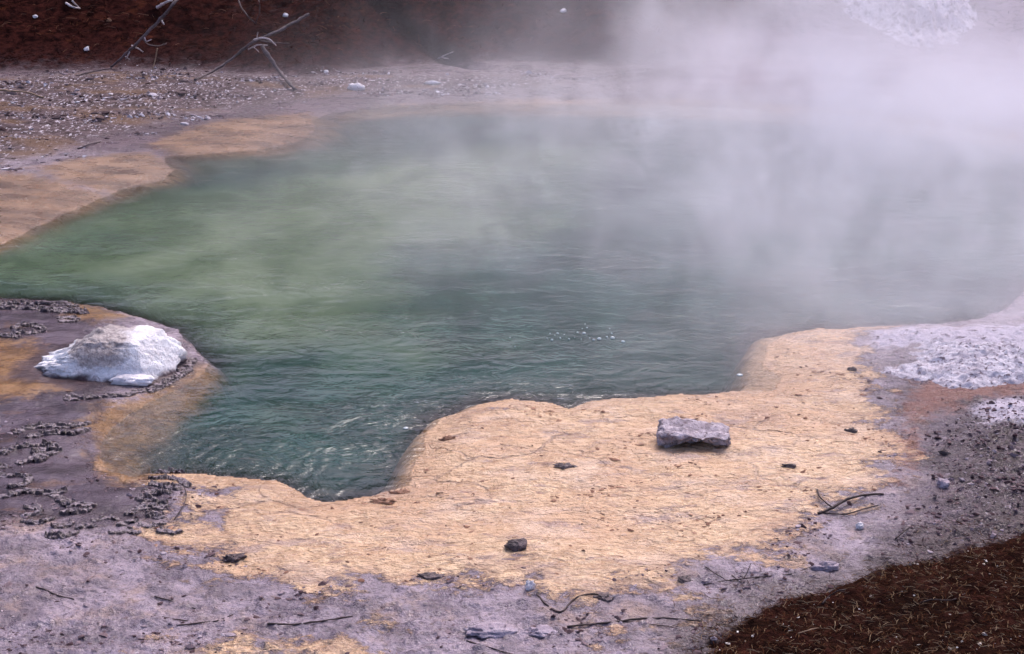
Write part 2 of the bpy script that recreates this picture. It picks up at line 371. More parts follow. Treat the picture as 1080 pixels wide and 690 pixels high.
def mat_water():
    t = NT('water')
    depth = t.attr('depth'); olive = t.attr('olive')
    big = t.noise(.45, 4, .6); med = t.noise(1.2, 4, .6, v=t.vec((1, .8, 1)), dist=.6)
    deep = t.mix(t.ss(.38, .62, med), (.012, .038, .033), (.022, .062, .052))
    milky = t.mix(t.ss(.35, .65, med), (.072, .112, .060), (.132, .178, .108))
    m = t.ss(-1.7, 1.5, t.op('ADD', olive, t.op('MULTIPLY', t.op('SUBTRACT', big, .5), 5.0)))
    col = t.mix(m, deep, milky)
    rip = t.op('ADD', t.noise(3.6, 3, .6, v=t.vec((1, 1.5, 1), rot=(0, 0, .35)), dist=1.2), t.op('MULTIPLY', t.noise(11, 3, .6, v=t.vec((1, 1.5, 1), rot=(0, 0, -.5)), dist=.8), .34))
    ctr = t.vec(loc=(1.75, -8.35, 0))
    rad = t.n('ShaderNodeVectorMath', {'operation': 'LENGTH'}, out=1, Vector=ctr)
    wave = t.n('ShaderNodeTexWave', {'wave_type': 'RINGS', 'rings_direction': 'SPHERICAL'}, out=1, Vector=ctr, Scale=2.6, Distortion=7.0, Detail=3.0, Detail_Scale=1.0)
    rip = t.op('ADD', rip, t.op('MULTIPLY', wave, t.ss(2.0, .2, rad, hi=.13)))
    calm = t.ss(.36, .64, t.noise(.5, 4, .6, v=t.vec((.8, 1.6, 1), loc=(7, 1, 0))), lo=.25, hi=1.1)
    dst = t.n('ShaderNodeSeparateXYZ', out=1, Vector=t.co)
    calm = t.op('MULTIPLY', calm, t.ss(8.6, 11.5, dst, lo=.74, hi=.28))
    nrm = t.bump(t.op('MULTIPLY', rip, calm), .55, .075)
    body = t.n('ShaderNodeBsdfDiffuse', Color=col, Normal=nrm)
    clear = t.n('ShaderNodeBsdfTransparent', Color=(.95, .96, .92))
    op = t.op('SUBTRACT', 1.0, t.op('EXPONENT', t.op('MULTIPLY', depth, -4.6)))
    mixs = t.n('ShaderNodeMixShader', Fac=op)
    nd = mixs.node; t.t.links.new(clear, nd.inputs[1]); t.t.links.new(body, nd.inputs[2])
    gl = t.n('ShaderNodeBsdfGlossy', Color=(1, 1, 1), Roughness=.11, Normal=nrm)
    fr = t.n('ShaderNodeFresnel', IOR=1.33, Normal=nrm)
    top = t.n('ShaderNodeMixShader', Fac=fr)
    t.t.links.new(mixs, top.node.inputs[1]); t.t.links.new(gl, top.node.inputs[2])
    return t.surf(top)

def mat_rock(name, lo, hi, spot=None, rough=.85, scale=9.0, spotamt=(.55, .68), bump=.03):
    t = NT(name)
    a = t.noise(scale, 6, .68); b = t.noise(scale * 3.3, 4, .65)
    col = t.mix(t.ss(.32, .68, a), lo, hi)
    if spot: col = t.mix(t.ss(spotamt[0], spotamt[1], b), col, spot)
    h = t.op('ADD', a, t.op('MULTIPLY', b, .5))
    return t.surf(t.bsdf(col, rough, t.bump(h, .8, bump), .35))

def mat_boulder():
    t = NT('white_crust_boulder')
    a = t.noise(7, 6, .7); b = t.noise(26, 5, .7)
    col = t.mix(t.ss(.35, .62, a), (.74, .71, .72), (.92, .91, .92))
    sep = t.n('ShaderNodeSeparateXYZ', Vector=t.co); X, Y, Z = sep.node.outputs
    # bare grey face left of the crest
    dx = t.op('DIVIDE', t.op('ADD', X, .03), .27); dz = t.op('DIVIDE', t.op('SUBTRACT', Z, .24), .13)
    rr = t.op('ADD', t.op('MULTIPLY', dx, dx), t.op('MULTIPLY', dz, dz))
    g = t.ss(1.25, .55, t.op('ADD', rr, t.op('MULTIPLY', t.op('SUBTRACT', t.noise(9, 6, .7), .5), 2.2)))
    grey = t.mix(t.ss(.35, .65, b), (.29, .245, .235), (.55, .49, .465))
    col = t.mix(g, col, grey)
    col = t.mix(t.op('MULTIPLY', t.ss(.60, .68, t.noise(11, 5, .7)), t.ss(.3, -.2, X)), col, (.26, .20, .21))
    col = t.mix(t.op('MULTIPLY', t.ss(.60, .7, t.noise(5, 4, .6, v=t.vec(loc=(3, 3, 3)))), .4), col, (.62, .44, .28))
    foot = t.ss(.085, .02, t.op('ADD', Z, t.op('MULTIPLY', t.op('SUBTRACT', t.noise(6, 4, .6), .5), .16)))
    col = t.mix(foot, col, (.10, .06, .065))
    h = t.op('ADD', a, t.op('MULTIPLY', b, .7))
    return t.surf(t.bsdf(col, .8, t.bump(h, .9, .04), .35))

def mat_crust():
    t = NT('mineral_crust')
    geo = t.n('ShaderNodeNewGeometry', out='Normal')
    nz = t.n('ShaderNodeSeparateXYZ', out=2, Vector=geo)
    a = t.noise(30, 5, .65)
    up = t.ss(.78, 1.0, t.op('ADD', nz, t.op('MULTIPLY', t.op('SUBTRACT', a, .5), .9)))  # highlit tops and dark undercut sides painted in by surface normal
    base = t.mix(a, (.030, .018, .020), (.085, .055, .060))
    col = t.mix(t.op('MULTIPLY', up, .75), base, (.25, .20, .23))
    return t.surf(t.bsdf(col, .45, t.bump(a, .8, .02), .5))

def mat_wood(name, lo, hi):
    t = NT(name)
    a = t.noise(14, 5, .65, v=t.vec((1, 1, 3)))
    b = t.noise(3, 3, .5)
    col = t.mix(t.ss(.3, .7, t.op('ADD', t.op('MULTIPLY', a, .6), t.op('MULTIPLY', b, .4))), lo, hi)
    return t.surf(t.bsdf(col, .75, t.bump(a, .6, .015), .3))

def mat_vary(name, cols, rough=.8, scale=60):
    """colour varies from piece to piece of a scatter"""
    t = NT(name)
    r = t.n('ShaderNodeNewGeometry', out='Random Per Island')
    nd = t.t.nodes.new('ShaderNodeValToRGB'); t.put(nd.inputs[0], r)
    cr = nd.color_ramp
    for i, (p, c) in enumerate(cols):
        e = cr.elements[i] if i < 2 else cr.elements.new(p)
        e.position = p; e.color = (*c, 1)
    a = t.noise(scale, 3, .6)
    col = t.mix(.5, nd.outputs[0], t.mix(a, (0, 0, 0), nd.outputs[0]))
    return t.surf(t.bsdf(t.mix(1.0, col, (1.3, 1.3, 1.3), 'MULTIPLY'), rough, t.bump(a, .5, .01), .0))

M = dict(
    ground=mat_ground(), water=mat_water(), boulder=mat_boulder(), crust=mat_crust(),
    bright=mat_rock('bright_white_stone', (.62, .58, .60), (.88, .85, .86), (.25, .19, .21), spotamt=(.62, .7)),
    white=mat_rock('white_sinter', (.38, .345, .39), (.62, .59, .64), (.15, .115, .135), spotamt=(.55, .61)),
    slab=mat_rock('lichened_grey_rock', (.19, .155, .175), (.52, .46, .50), (.10, .07, .08), scale=14, spotamt=(.55, .66)),
    dark=mat_rock('dark_wet_stone', (.045, .03, .032), (.17, .125, .125), (.40, .34, .36), scale=18, rough=.5, spotamt=(.66, .74)),
    pale=mat_rock('pale_lilac_stone', (.26, .21, .25), (.42, .36, .41), (.22, .17, .2), scale=10, spotamt=(.6, .7)),
    rusty=mat_rock('rusty_clod', (.20, .09, .05), (.40, .22, .13), (.10, .06, .05), scale=16, rough=.55),
    back=mat_rock('back_white_outcrop', (.34, .30, .35), (.66, .62, .68), (.13, .095, .12), scale=2.6, spotamt=(.52, .62)),
    twig=mat_wood('dark_wet_twig', (.022, .014, .013), (.085, .058, .055)),
    grey_wood=mat_wood('weathered_grey_wood', (.035, .024, .025), (.17, .13, .138)),
    pale_wood=mat_wood('bleached_wood', (.30, .25, .26), (.62, .56, .58)),
    tan_wood=mat_wood('tan_stick', (.16, .10, .06), (.38, .27, .18)),
    trunk=mat_wood('charred_trunk', (.012, .008, .010), (.045, .030, .032)),
    needles=mat_vary('fallen_needles', [(0, (.012, .006, .005)), (.35, (.045, .018, .010)), (.62, (.09, .036, .018)), (.80, (.19, .10, .05)), (1, (.38, .28, .17))]),
    stems=mat_vary('dead_stems', [(0, (.006, .003, .003)), (.6, (.03, .011, .008)), (.9, (.07, .026, .015)), (1, (.16, .09, .06))]),
    flakes=mat_vary('mud_flakes', [(0, (.05, .03, .035)), (.5, (.13, .09, .095)), (.85, (.24, .185, .20)), (1, (.42, .36, .39))], .5),
    oflakes=mat_vary('mat_flakes', [(0, (.11, .06, .05)), (.5, (.22, .12, .085)), (.85, (.36, .22, .15)), (1, (.50, .36, .26))], .5),
    grit=mat_vary('pale_gravel', [(0, (.07, .045, .045)), (.5, (.16, .12, .12)), (.75, (.32, .27, .29)), (1, (.72, .69, .74))]),
    chips=mat_vary('white_chips', [(0, (.5, .42, .34)), (1, (.82, .80, .80))]),
)
def mat_bubble():
    t = NT('bubble_film'); return t.surf(t.bsdf((.40, .45, .45), .12, None, .6))
M['bubble'] = mat_bubble()

# ------------------------------------------------------------------ object helpers
def link_mesh(name, V, F, mat, smooth=True):
    me = bpy.data.meshes.new(name)
    V = np.asarray(V, np.float32); F = np.asarray(F, np.int32)
    if F.ndim == 2:
        k = F.shape[1]
        me.vertices.add(len(V)); me.vertices.foreach_set('co', V.ravel())
        me.loops.add(F.size); me.loops.foreach_set('vertex_index', F.ravel())
        me.polygons.add(len(F)); me.polygons.foreach_set('loop_start', np.arange(len(F), dtype=np.int32) * k)
        me.update(calc_edges=True)
        me.polygons.foreach_set('use_smooth', np.full(len(F), smooth))
    me.materials.append(mat)
    o = bpy.data.objects.new(name, me); C.objects.link(o)
    return o

def from_bm(name, bm, mat, smooth=True):
    me = bpy.data.meshes.new(name); bm.to_mesh(me); bm.free()
    for p in me.polygons: p.use_smooth = smooth
    me.materials.append(mat)
    o = bpy.data.objects.new(name, me); C.objects.link(o)
    return o

def tag(o, label=None, cat=None, group=None, kind=None):
    if label: o['label'] = label
    if cat: o['category'] = cat
    if group: o['group'] = group
    if kind: o['kind'] = kind
    return o

def attr(o, name, vals):
    a = o.data.attributes.new(name, 'FLOAT', 'POINT')
    a.data.foreach_set('value', np.asarray(vals, np.float32).ravel())

# ------------------------------------------------------------------ ground sheet (finer where near)
NU, NV = 900, 820
v = np.linspace(0, 1, NV)
yr = np.concatenate([[-40, -12, -3, 1.5, 4.0], np.geomspace(5.2, 34, NV - 17), np.geomspace(35, 900, 12)])
u = np.linspace(-1, 1, NU)
u = np.sign(u) * (0.72 * np.abs(u) + 0.28 * np.abs(u) ** 3)
half = np.where(yr < 34, np.maximum(4.0, np.abs(yr) * .58 + 1.0), yr * 1.2)
half = np.where(yr < 2, 40, half); half = np.where((yr >= 2) & (yr < 5), 14, half)
GX = u[None, :] * half[:, None]; GY = np.repeat(yr[:, None], NU, 1)
F_ = fields(GX, GY)
GZ = height(GX, GY, F_)
idx = np.arange(len(yr) * NU).reshape(len(yr), NU)
quads = np.stack([idx[:-1, :-1], idx[:-1, 1:], idx[1:, 1:], idx[1:, :-1]], -1).reshape(-1, 4)
gr = link_mesh('ground', np.stack([GX, GY, GZ], -1).reshape(-1, 3), quads, M['ground'])
for k in ('pool', 'orange', 'oback', 'ochre', 'white', 'rust', 'dark', 'bank', 'gravel', 'slope', 'lmud', 'rmud', 'collar', 'stain_shade', 'gully', 'paleback'):
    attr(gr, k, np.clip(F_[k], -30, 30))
attr(gr, 'bed', np.clip(-GZ, -5, 5))
tag(gr, 'mud, orange mineral terrace and brown bank round the hot pool', 'ground', kind='structure')

# ------------------------------------------------------------------ water sheet
keep = (F_['pool'] > -.35)
fk = keep[:-1, :-1] & keep[:-1, 1:] & keep[1:, 1:] & keep[1:, :-1]
q2 = quads.reshape(len(yr) - 1, NU - 1, 4)[fk]
used, inv = np.unique(q2, return_inverse=True)
wx, wy = GX.ravel()[used], GY.ravel()[used]
wa = link_mesh('water', np.stack([wx, wy, np.zeros_like(wx)], -1), inv.reshape(-1, 4), M['water'])
attr(wa, 'depth', np.clip(-GZ.ravel()[used], 0, 5))
OLIVE = poly([(-100, 300), (0, 270), (200, 200), (420, 160), (560, 170), (520, 230), (420, 300), (330, 360), (240, 370), (160, 330), (60, 312), (-100, 312)])
attr(wa, 'olive', np.clip(sdist(OLIVE, wx, wy), -6, 6))
tag(wa, 'steaming green water of the hot spring pool', 'water', kind='structure')

# ------------------------------------------------------------------ stones
def blob(seed, sx, sy, sz, sub=4, amp=.34, freq=2.3, boxy=0.0, flat_base=.35):
    bm = bmesh.new(); bmesh.ops.create_icosphere(bm, subdivisions=sub, radius=1)
    co = np.array([v.co[:] for v in bm.verts])
    if boxy:
        k = (np.abs(co) ** (2 + boxy * 6)).sum(1) ** (1 / (2 + boxy * 6)); co = co / k[:, None]
    s = seed * 13.7
    d = fbm(co[:, 0] * freq + s, co[:, 1] * freq + co[:, 2] * 1.3 * freq + s, 4, .55) + .6 * fbm(co[:, 2] * freq - s, co[:, 0] * freq * .8 + s, 3)
    co = co * (1 + amp * d[:, None])
    # a few broken faces
    r = np.random.default_rng(seed)
    for _ in range(7):
        n = r.normal(size=3); n /= np.linalg.norm(n)
        dd = co @ n - r.uniform(.72, .95)
        co = co - np.clip(dd, 0, None)[:, None] * n * .85
    co[:, 2] = np.where(co[:, 2] < -flat_base, -flat_base + (co[:, 2] + flat_base) * .25, co[:, 2])
    co *= (sx, sy, sz)
    for vtx, c in zip(bm.verts, co): vtx.co = c
    return bm

def stone(px, py, w, h, mat, label, name='stone', cat='stone', group=None, seed=1, depth=1.0, rz=0.0, boxy=.0, sub=4, sink=.25, amp=.34):
    """w, h: seen size in photo pixels; (px, py) the foot in the middle of the front"""
    p = ground(px, py); m = mpp(p)
    sx = w * m / 2; sz = h * m * .55; sy = sx * depth
    o = from_bm(name, blob(seed, sx, sy, sz, sub, amp, boxy=boxy), M[mat])
    y = p.y + sy * .6
    o.location = (p.x, y, max(hz(p.x, y), 0) + sz * sink); o.rotation_euler = (0, 0, rz)
    return tag(o, label, cat, group)

# the white-crusted boulder by the water
def boulder():
    p = ground(102, 399); W, D, H = .57, .36, .315
    bm = bmesh.new(); bmesh.ops.create_icosphere(bm, subdivisions=6, radius=1)
    co = np.array([v.co[:] for v in bm.verts])
    x, y, z = co.T
    top = np.interp(x, [-1, -.85, -.6, -.3, -.1, .15, .45, .65, .82, .94, 1], [.0, .24, .46, .74, .92, 1.0, 1.0, .92, .74, .5, .2])
    r = np.sqrt(np.clip(1 - x * x, 1e-6, 1)); yy = y / r; zz = z / r
    wy = np.interp(x, [-1, -.7, -.2, .4, .8, 1], [.15, .62, .9, 1.0, .8, .35])
    a = np.arctan2(zz, yy)
    ny = np.sign(np.cos(a)) * np.abs(np.cos(a)) ** .8 * wy
    nz_ = np.where(zz > 0, np.abs(np.sin(a)) ** .75 * top, -.25 * np.abs(np.sin(a)))
    co = np.stack([x, ny, nz_], 1)
    d = fbm(x * 2.2 + 4, ny * 2.2 + nz_ * 1.9, 5, .6)
    d2 = fbm(x * 6 + ny * 2, nz_ * 6 + ny * 5, 4, .6)
    nn = co / (np.linalg.norm(co, axis=1, keepdims=True) + 1e-6)
    d3 = np.abs(fbm(x * 4 + 3, nz_ * 7 + ny * 3, 4, .6))
    co = co + nn * (.09 * d + .045 * d2 - .025 * d3)[:, None]
    rr = np.random.default_rng(3)
    for n, k in (((.85, -.35, .4), .90), ((.05, -.1, 1.0), .93), ((-.1, -.85, .5), .80)):
        n = np.array(n) / np.linalg.norm(n)
        dd = co @ n - k
        co = co - np.clip(dd, 0, None)[:, None] * n * .8
    co *= (W, D, H)
    for vtx, c in zip(bm.verts, co): vtx.co = c
    o = from_bm('boulder', bm, M['boulder'])
    o.location = (p.x, p.y + .27, hz(p.x, p.y + .27) - .03)
    return tag(o, 'large white crusted boulder with a bare grey face at the water edge', 'boulder')
boulder()

stone(139, 406, 48, 13, 'bright', 'small flat white stone at the front foot of the large white boulder', seed=5, depth=.45, amp=.15)

# grey slab on the terrace
def slab():
    p = ground(733, 472); m = mpp(p)
    L, D, H = 74 * m, .22, .125
    bm = bmesh.new(); bmesh.ops.create_cube(bm, size=2)
    bmesh.ops.subdivide_edges(bm, edges=bm.edges[:], cuts=22, use_grid_fill=True)
    co = np.array([v.co[:] for v in bm.verts])
    k = (np.abs(co) ** 9).sum(1) ** (1 / 9); co = co / k[:, None] 
    x, y, z = co.T.copy()
    # outline: left end high and ragged, a long dip under the middle front, right end lower
    topz = np.interp(x, [-1, -.6, -.3, 0, .3, .7, .95, 1], [.85, 1.0, 1.08, .96, .88, .90, .84, .7])
    und = np.interp(x, [-1, -.8, -.45, -.1, .4, .8, 1], [-1.05, -1.1, -.35, .15, -.05, -.40, -.7])
    frontw = sst(.2, -.8, y)
    zlo = und * frontw + -1.0 * (1 - frontw)
    t = (z + 1) / 2
    z = zlo + (topz - zlo) * t
    y = y * np.interp(x, [-1, -.5, .3, 1], [.85, 1.05, .95, .8]) - .35 * (t - .5) * frontw
    d = fbm(x * 3 + 2, y * 2 + z * 2.5, 5, .62); d2 = fbm(x * 9, (y + z) * 5, 3, .6)
    z += .16 * d + .07 * d2; x = x + .08 * fbm(y * 2 + 5, z * 3, 4); y += .22 * d
    for vtx, c in zip(bm.verts, np.stack([x * L / 2, y * D / 2, z * H / 2], 1)): vtx.co = c
    o = from_bm('rock_slab', bm, M['slab'])
    o.location = (p.x, p.y + .10, hz(p.x, p.y + .1) + .058); o.rotation_euler = (R(8), R(2), R(-3))
    tag(o, 'grey angular rock slab lying alone on the orange terrace', 'rock')
slab()

stone(545, 580, 24, 13, 'dark', 'small dark stone with a pale tip on the orange terrace', seed=11, depth=.8, rz=.3)
stone(559, 622, 11, 13, 'bright', 'small knobbly white stone at the front edge of the orange terrace', seed=12, depth=.8)
stone(519, 671, 50, 13, 'pale', 'pale lilac flat stone in the foreground mud, the larger of two together', 'flat_stone', seed=13, depth=.6, amp=.4, sink=-.1)
stone(573, 670, 36, 10, 'pale', 'pale lilac flat stone in the foreground mud, the smaller of two together', 'flat_stone', seed=14, depth=.6, amp=.4, sink=-.1)
stone(873, 602, 32, 13, 'pale', 'pale grey stone in the mud near the brown bank', seed=15, depth=.6, rz=.4, sink=-.2, amp=.45)
stone(907, 558, 9, 9, 'bright', 'tiny white stone in the mud beside the forked twig', seed=16)
stone(941, 598, 12, 9, 'dark', 'round dark pebble in the mud just above the brown bank', seed=17)
stone(996, 514, 14, 10, 'pale', 'small grey pebble on the dark mud at the right', seed=18)
stone(997, 480, 12, 7, 'dark', 'dark flat pebble in the mud below the rust streak', seed=40, depth=.6)
stone(453, 611, 26, 8, 'dark', 'dark flat plate of stone where orange terrace meets grey mud', 'flat_stone', seed=19, depth=.7, sink=-.25, amp=.5)
stone(245, 592, 26, 10, 'dark', 'dark lumpy stone in the grey patch of the orange terrace', seed=20, depth=.7, sink=-.1, amp=.6)
stone(405, 531, 26, 7, 'rusty', 'rusty brown clod at the water lip of the terrace', 'clod', 'clod', seed=21, depth=.6, sink=-.15, amp=.6)
stone(424, 521, 20, 6, 'rusty', 'smaller rusty clod beside the water notch of the terrace', 'clod', 'clod', seed=22, depth=.6, sink=-.15, amp=.6)
stone(473, 464, 18, 6, 'rusty', 'brown clod on the upper left tip of the orange terrace', 'clod', 'clod', seed=23, depth=.6, sink=-.2, amp=.6)
stone(595, 493, 22, 5, 'dark', 'thin dark flake on the terrace left of the grey slab', 'flat_stone', seed=24, depth=.5, sink=-.25, amp=.6)
stone(833, 493, 18, 5, 'dark', 'thin dark flake on the terrace right of the grey slab', 'flat_stone', seed=25, depth=.5, sink=-.2, amp=.6)
stone(899, 456, 14, 5, 'dark', 'small dark clod at the right edge of the orange terrace', 'clod', 'clod', seed=26, depth=.6, sink=-.1, amp=.6)
stone(899, 391, 12, 7, 'dark', 'dark clod on the pinkish neck of the orange terrace', 'clod', 'clod', seed=27, depth=.6, sink=-.1, amp=.6)
stone(722, 614, 16, 7, 'dark', 'dark clod among twigs at the lower edge of the terrace', 'clod', 'clod', seed=28, depth=.8, sink=-.1, amp=.6)
stone(637, 633, 22, 7, 'dark', 'dark clod beside the bent twig in the foreground mud', 'clod', 'clod', seed=29, depth=.7, sink=-.1, amp=.6)
# far shore
stone(376, 95, 18, 9, 'bright', 'squat white stone on the far shore, left of the pale bar', seed=30, depth=.8)
stone(456, 89, 18, 5, 'bright', 'long pale bar of stone on the far shore', seed=31, depth=.5)
stone(91, 54, 6, 5, 'bright', 'lone white stone on the brown far slope under the stubby branch', seed=32)
stone(301, 18, 6, 5, 'bright', 'lone white stone on the far slope above the forked log', seed=33)
stone(344, 77, 5, 4, 'bright', 'tiny white stone at the foot of the far slope', seed=34)
stone(114, 23, 6, 4, 'rusty', 'small tan stone high on the brown far slope', seed=35)
stone(594, 14, 8, 5, 'bright', 'white stone in the dark far slope behind the steam edge', seed=36)
stone(37, 20, 5, 4, 'bright', 'tiny white stone at the top left of the far slope', seed=37)

# white crust mound at the right shore
def mound(name, px, py, W, D, H, mat, label, cat, seed, grooves=0, rz=0.0, res=150):
    p = ground(px, py)
    n = res; g = np.linspace(-1, 1, n)
    X, Y = np.meshgrid(g, g)
    rr = np.sqrt(X ** 2 + Y ** 2) + (.16 * fbm(X * 1.3 + seed, Y * 1.3, 3) if grooves else .30 * fbm(X * 1.6 + seed, Y * 1.6, 5, .6))
    prof = sst(1.0, .15 if not grooves else -.1, rr)
    Z = H * prof * (1 + .15 * fbm(X * 2 + seed, Y * 2, 3)) + .07 * H * 2 * fbm(X * 9 + seed, Y * 6, 5, .68) * sst(.95, .6, rr)
    if grooves:
        ang = np.arctan2(Y + 1.2, X)
        gv = np.abs(np.sin(ang * grooves + 1.2 * fbm(X * 1.5, Y * 1.5, 3)))
        Z -= .45 * H * sst(.35, .0, gv) * prof
    Z = np.where(rr > .97, -.12, Z)
    px_, py_ = X * W, Y * D
    c, s = math.cos(rz), math.sin(rz)
    wx_ = p.x + px_ * c - py_ * s; wy_ = p.y + px_ * s + py_ * c
    wz = height(wx_, wy_) ; wz = np.where(wz < 0, 0, wz)
    Zw = wz + Z - .02
    idx = np.arange(n * n).reshape(n, n)
    q = np.stack([idx[:-1, :-1], idx[:-1, 1:], idx[1:, 1:], idx[1:, :-1]], -1).reshape(-1, 4)
    # closed underside
    b = idx[[0, -1], :].ravel()
    o = link_mesh(name, np.stack([wx_ - p.x, wy_ - p.y, Zw - p.z], -1).reshape(-1, 3), q, M[mat])
    sm = o.modifiers.new('thick', 'SOLIDIFY'); sm.thickness = .08; sm.offset = -1
    o.location = p
    return tag(o, label, cat)
mound('crust_mound', 1030, 384, .80, .62, .085, 'white', 'low white crusted mound on the right shore of the pool', 'mound', 2)
mound('sinter_outcrop', 958, 8, 1.45, 1.4, .50, 'back', 'white furrowed mineral outcrop on the far slope behind the steam', 'outcrop', 6, grooves=5, res=180)

# ------------------------------------------------------------------ scalloped mineral crusts
def lip(P, w, h, seed):
    """a low plate of crust along ground points, its top raised into curling scalloped rims"""
    st = .0055
    xs = [p.x for p in P]; ys = [p.y for p in P]; m = w * 3.2
    gx = np.arange(min(xs) - m, max(xs) + m, st); gy = np.arange(min(ys) - m, max(ys) + m, st)
    X, Y = np.meshgrid(gx, gy)
    X = X + .3 * st * np.sin(Y * 900 + seed); Y = Y + .3 * st * np.sin(X * 700)
    d = np.full(X.shape, 9.0)
    for a, b in zip(P, P[1:]):
        dx, dy = b.x - a.x, b.y - a.y
        t = np.clip(((X - a.x) * dx + (Y - a.y) * dy) / (dx * dx + dy * dy + 1e-9), 0, 1)
        d = np.minimum(d, np.hypot(X - a.x - t * dx, Y - a.y - t * dy))
    q = seed * 3.7
    wx = X + .02 * perlin(X * 16 + q, Y * 16); wy = Y + .02 * perlin(X * 16 - q, Y * 16 + 5)
    de = d + w * .9 * perlin(X * 9 + q, Y * 13) + w * .5 * perlin(X * 30 + q, Y * 30)
    band = sst(w * 1.5, w * 1.1, de)
    # overlapping flakes: jittered cells, each with its own level and tilt, dark gaps between
    cx, cy = wx / .050, wy / .030
    f1 = np.full(X.shape, 9.0); f2 = np.full(X.shape, 9.0); lev = np.zeros(X.shape); tx = np.zeros(X.shape)
    ix, iy = np.floor(cx).astype(int), np.floor(cy).astype(int)
    for oy in (-1, 0, 1):
        for ox in (-1, 0, 1):
            jx, jy = ix + ox, iy + oy
            hsh = _perm[(_perm[(jx + seed * 7) & 255] + jy) & 255]; hs2 = _perm[hsh + 61]; hs3 = _perm[hsh + 133]
            px_, py_ = jx + hsh / 255.0, jy + hs2 / 255.0
            dd = np.hypot(cx - px_, cy - py_)
            closer = dd < f1
            f2 = np.where(closer, f1, np.minimum(f2, dd)); f1 = np.where(closer, dd, f1)
            lev = np.where(closer, hs3 / 255.0, lev); tx = np.where(closer, (cx - px_) * (hsh / 127.0 - 1) * .5 - (cy - py_) * .55, tx)
    gap = sst(.03, .22, f2 - f1 + .10 * perlin(X * 70, Y * 70))
    tall = gap * np.clip(.25 + .75 * lev ** 1.5 + .8 * tx, .0, 1.4) * (.75 + .6 * perlin(X * 40, Y * 40 + q))
    H = band * (.006 + h * np.clip(tall, 0, 1.5)) + .004 * perlin(X * 60, Y * 60) * band
    Z = np.maximum(height(X, Y), -.01) + H - .005 * (1 - band)- .003
    n0, n1 = X.shape; idx = np.arange(n0 * n1).reshape(n0, n1)
    ok = band > .02
    fk = ok[:-1, :-1] & ok[:-1, 1:] & ok[1:, 1:] & ok[1:, :-1]
    # keep the biggest joined piece
    lab = np.where(fk, np.arange(fk.size).reshape(fk.shape) + 1, 0)
    for _ in range(400):
        L = lab.copy()
        L[1:] = np.maximum(L[1:], lab[:-1]); L[:-1] = np.maximum(L[:-1], lab[1:])
        L[:, 1:] = np.maximum(L[:, 1:], lab[:, :-1]); L[:, :-1] = np.maximum(L[:, :-1], lab[:, 1:])
        L = np.where(fk, L, 0)
        if (L == lab).all(): break
        lab = L
    ids, cnt = np.unique(lab[lab > 0], return_counts=True)
    if len(ids) == 0: return None
    fk = lab == ids[np.argmax(cnt)]
    q4 = np.stack([idx[:-1, :-1], idx[:-1, 1:], idx[1:, 1:], idx[1:, :-1]], -1)[fk]
    used, inv = np.unique(q4, return_inverse=True)
    V = np.stack([X.ravel()[used], Y.ravel()[used], Z.ravel()[used]], -1)
    return V, inv.reshape(-1, 4)

def crust(lines, label, w=.022, h=.035, seed=1, mat='crust'):
    first = ground(*lines[0][0])
    root = bpy.data.objects.new('mineral_crust', None); C.objects.link(root); root.location = first
    tag(root, label, 'crust', 'scalloped mineral crusts on the left mud')
    for i, ln in enumerate(lines):
        r = lip([ground(*p) for p in ln], w * 1.0, h * .66, seed * 7 + i)
        if r is None: continue
        V, F = r
        o = link_mesh('crust_lip', V - np.array(first[:]), F, M[mat]); o.parent = root
    return root

crust([[(-30, 322), (10, 321), (40, 320), (78, 323)], [(-20, 325), (20, 325), (60, 326), (88, 328)], [(45, 328), (70, 329), (88, 330)]],
      'long crust along the water line behind the white boulder', .03, .05, 1)
crust([[(62, 336), (72, 335), (83, 337)], [(64, 339), (80, 339)]], 'short crust between the water line crust and the boulder', .02, .03, 2)
crust([[(14, 346), (22, 343), (34, 343), (46, 347)], [(15, 350), (28, 352), (45, 350)], [(0, 354), (20, 356)]], 'ring shaped crust left of the white boulder', .022, .04, 3)
crust([[(70, 421), (90, 420), (112, 418), (133, 417), (152, 412), (168, 407), (182, 400), (196, 388)], [(72, 418), (84, 419)], [(160, 413), (178, 405), (200, 390), (204, 380)]],
      'long thin crust curving round the front of the white boulder', .022, .035, 4)
crust([[(18, 456), (36, 451), (54, 449), (72, 450), (92, 447)], [(60, 457), (76, 458), (90, 453)], [(30, 461), (46, 458), (58, 457)], [(5, 477), (18, 472), (34, 470), (50, 469)],
       [(56, 470), (60, 476), (50, 481), (40, 486), (22, 488)], [(36, 477), (46, 474), (56, 474)], [(34, 483), (46, 479)]], 'broad branching crust on the smooth grey mud below the boulder', .024, .045, 5)
crust([[(-8, 501), (10, 502), (26, 502), (31, 507)], [(12, 514), (22, 513), (30, 509)], [(-6, 493), (4, 493)]], 'hooked crust at the left edge below the branching one', .022, .04, 6)
crust([[(4, 523), (14, 522), (24, 518), (38, 519), (52, 520), (66, 519)], [(58, 524), (70, 530), (84, 533), (97, 534)], [(68, 541), (82, 541), (92, 538)], [(62, 528), (72, 533)]],
      'wandering crust with a thick right end on the left mud', .024, .04, 7)
crust([[(168, 498), (178, 497), (190, 498)], [(162, 505), (178, 504), (192, 507), (198, 513)], [(162, 511), (176, 514), (188, 515)], [(154, 519), (166, 521), (176, 519)],
       [(147, 527), (160, 527), (172, 531)], [(150, 533), (164, 534), (174, 536)], [(137, 541), (146, 537), (154, 536)], [(158, 542), (168, 546)]],
      'stacked stepped crust beside the corner of the green water', .024, .045, 8)
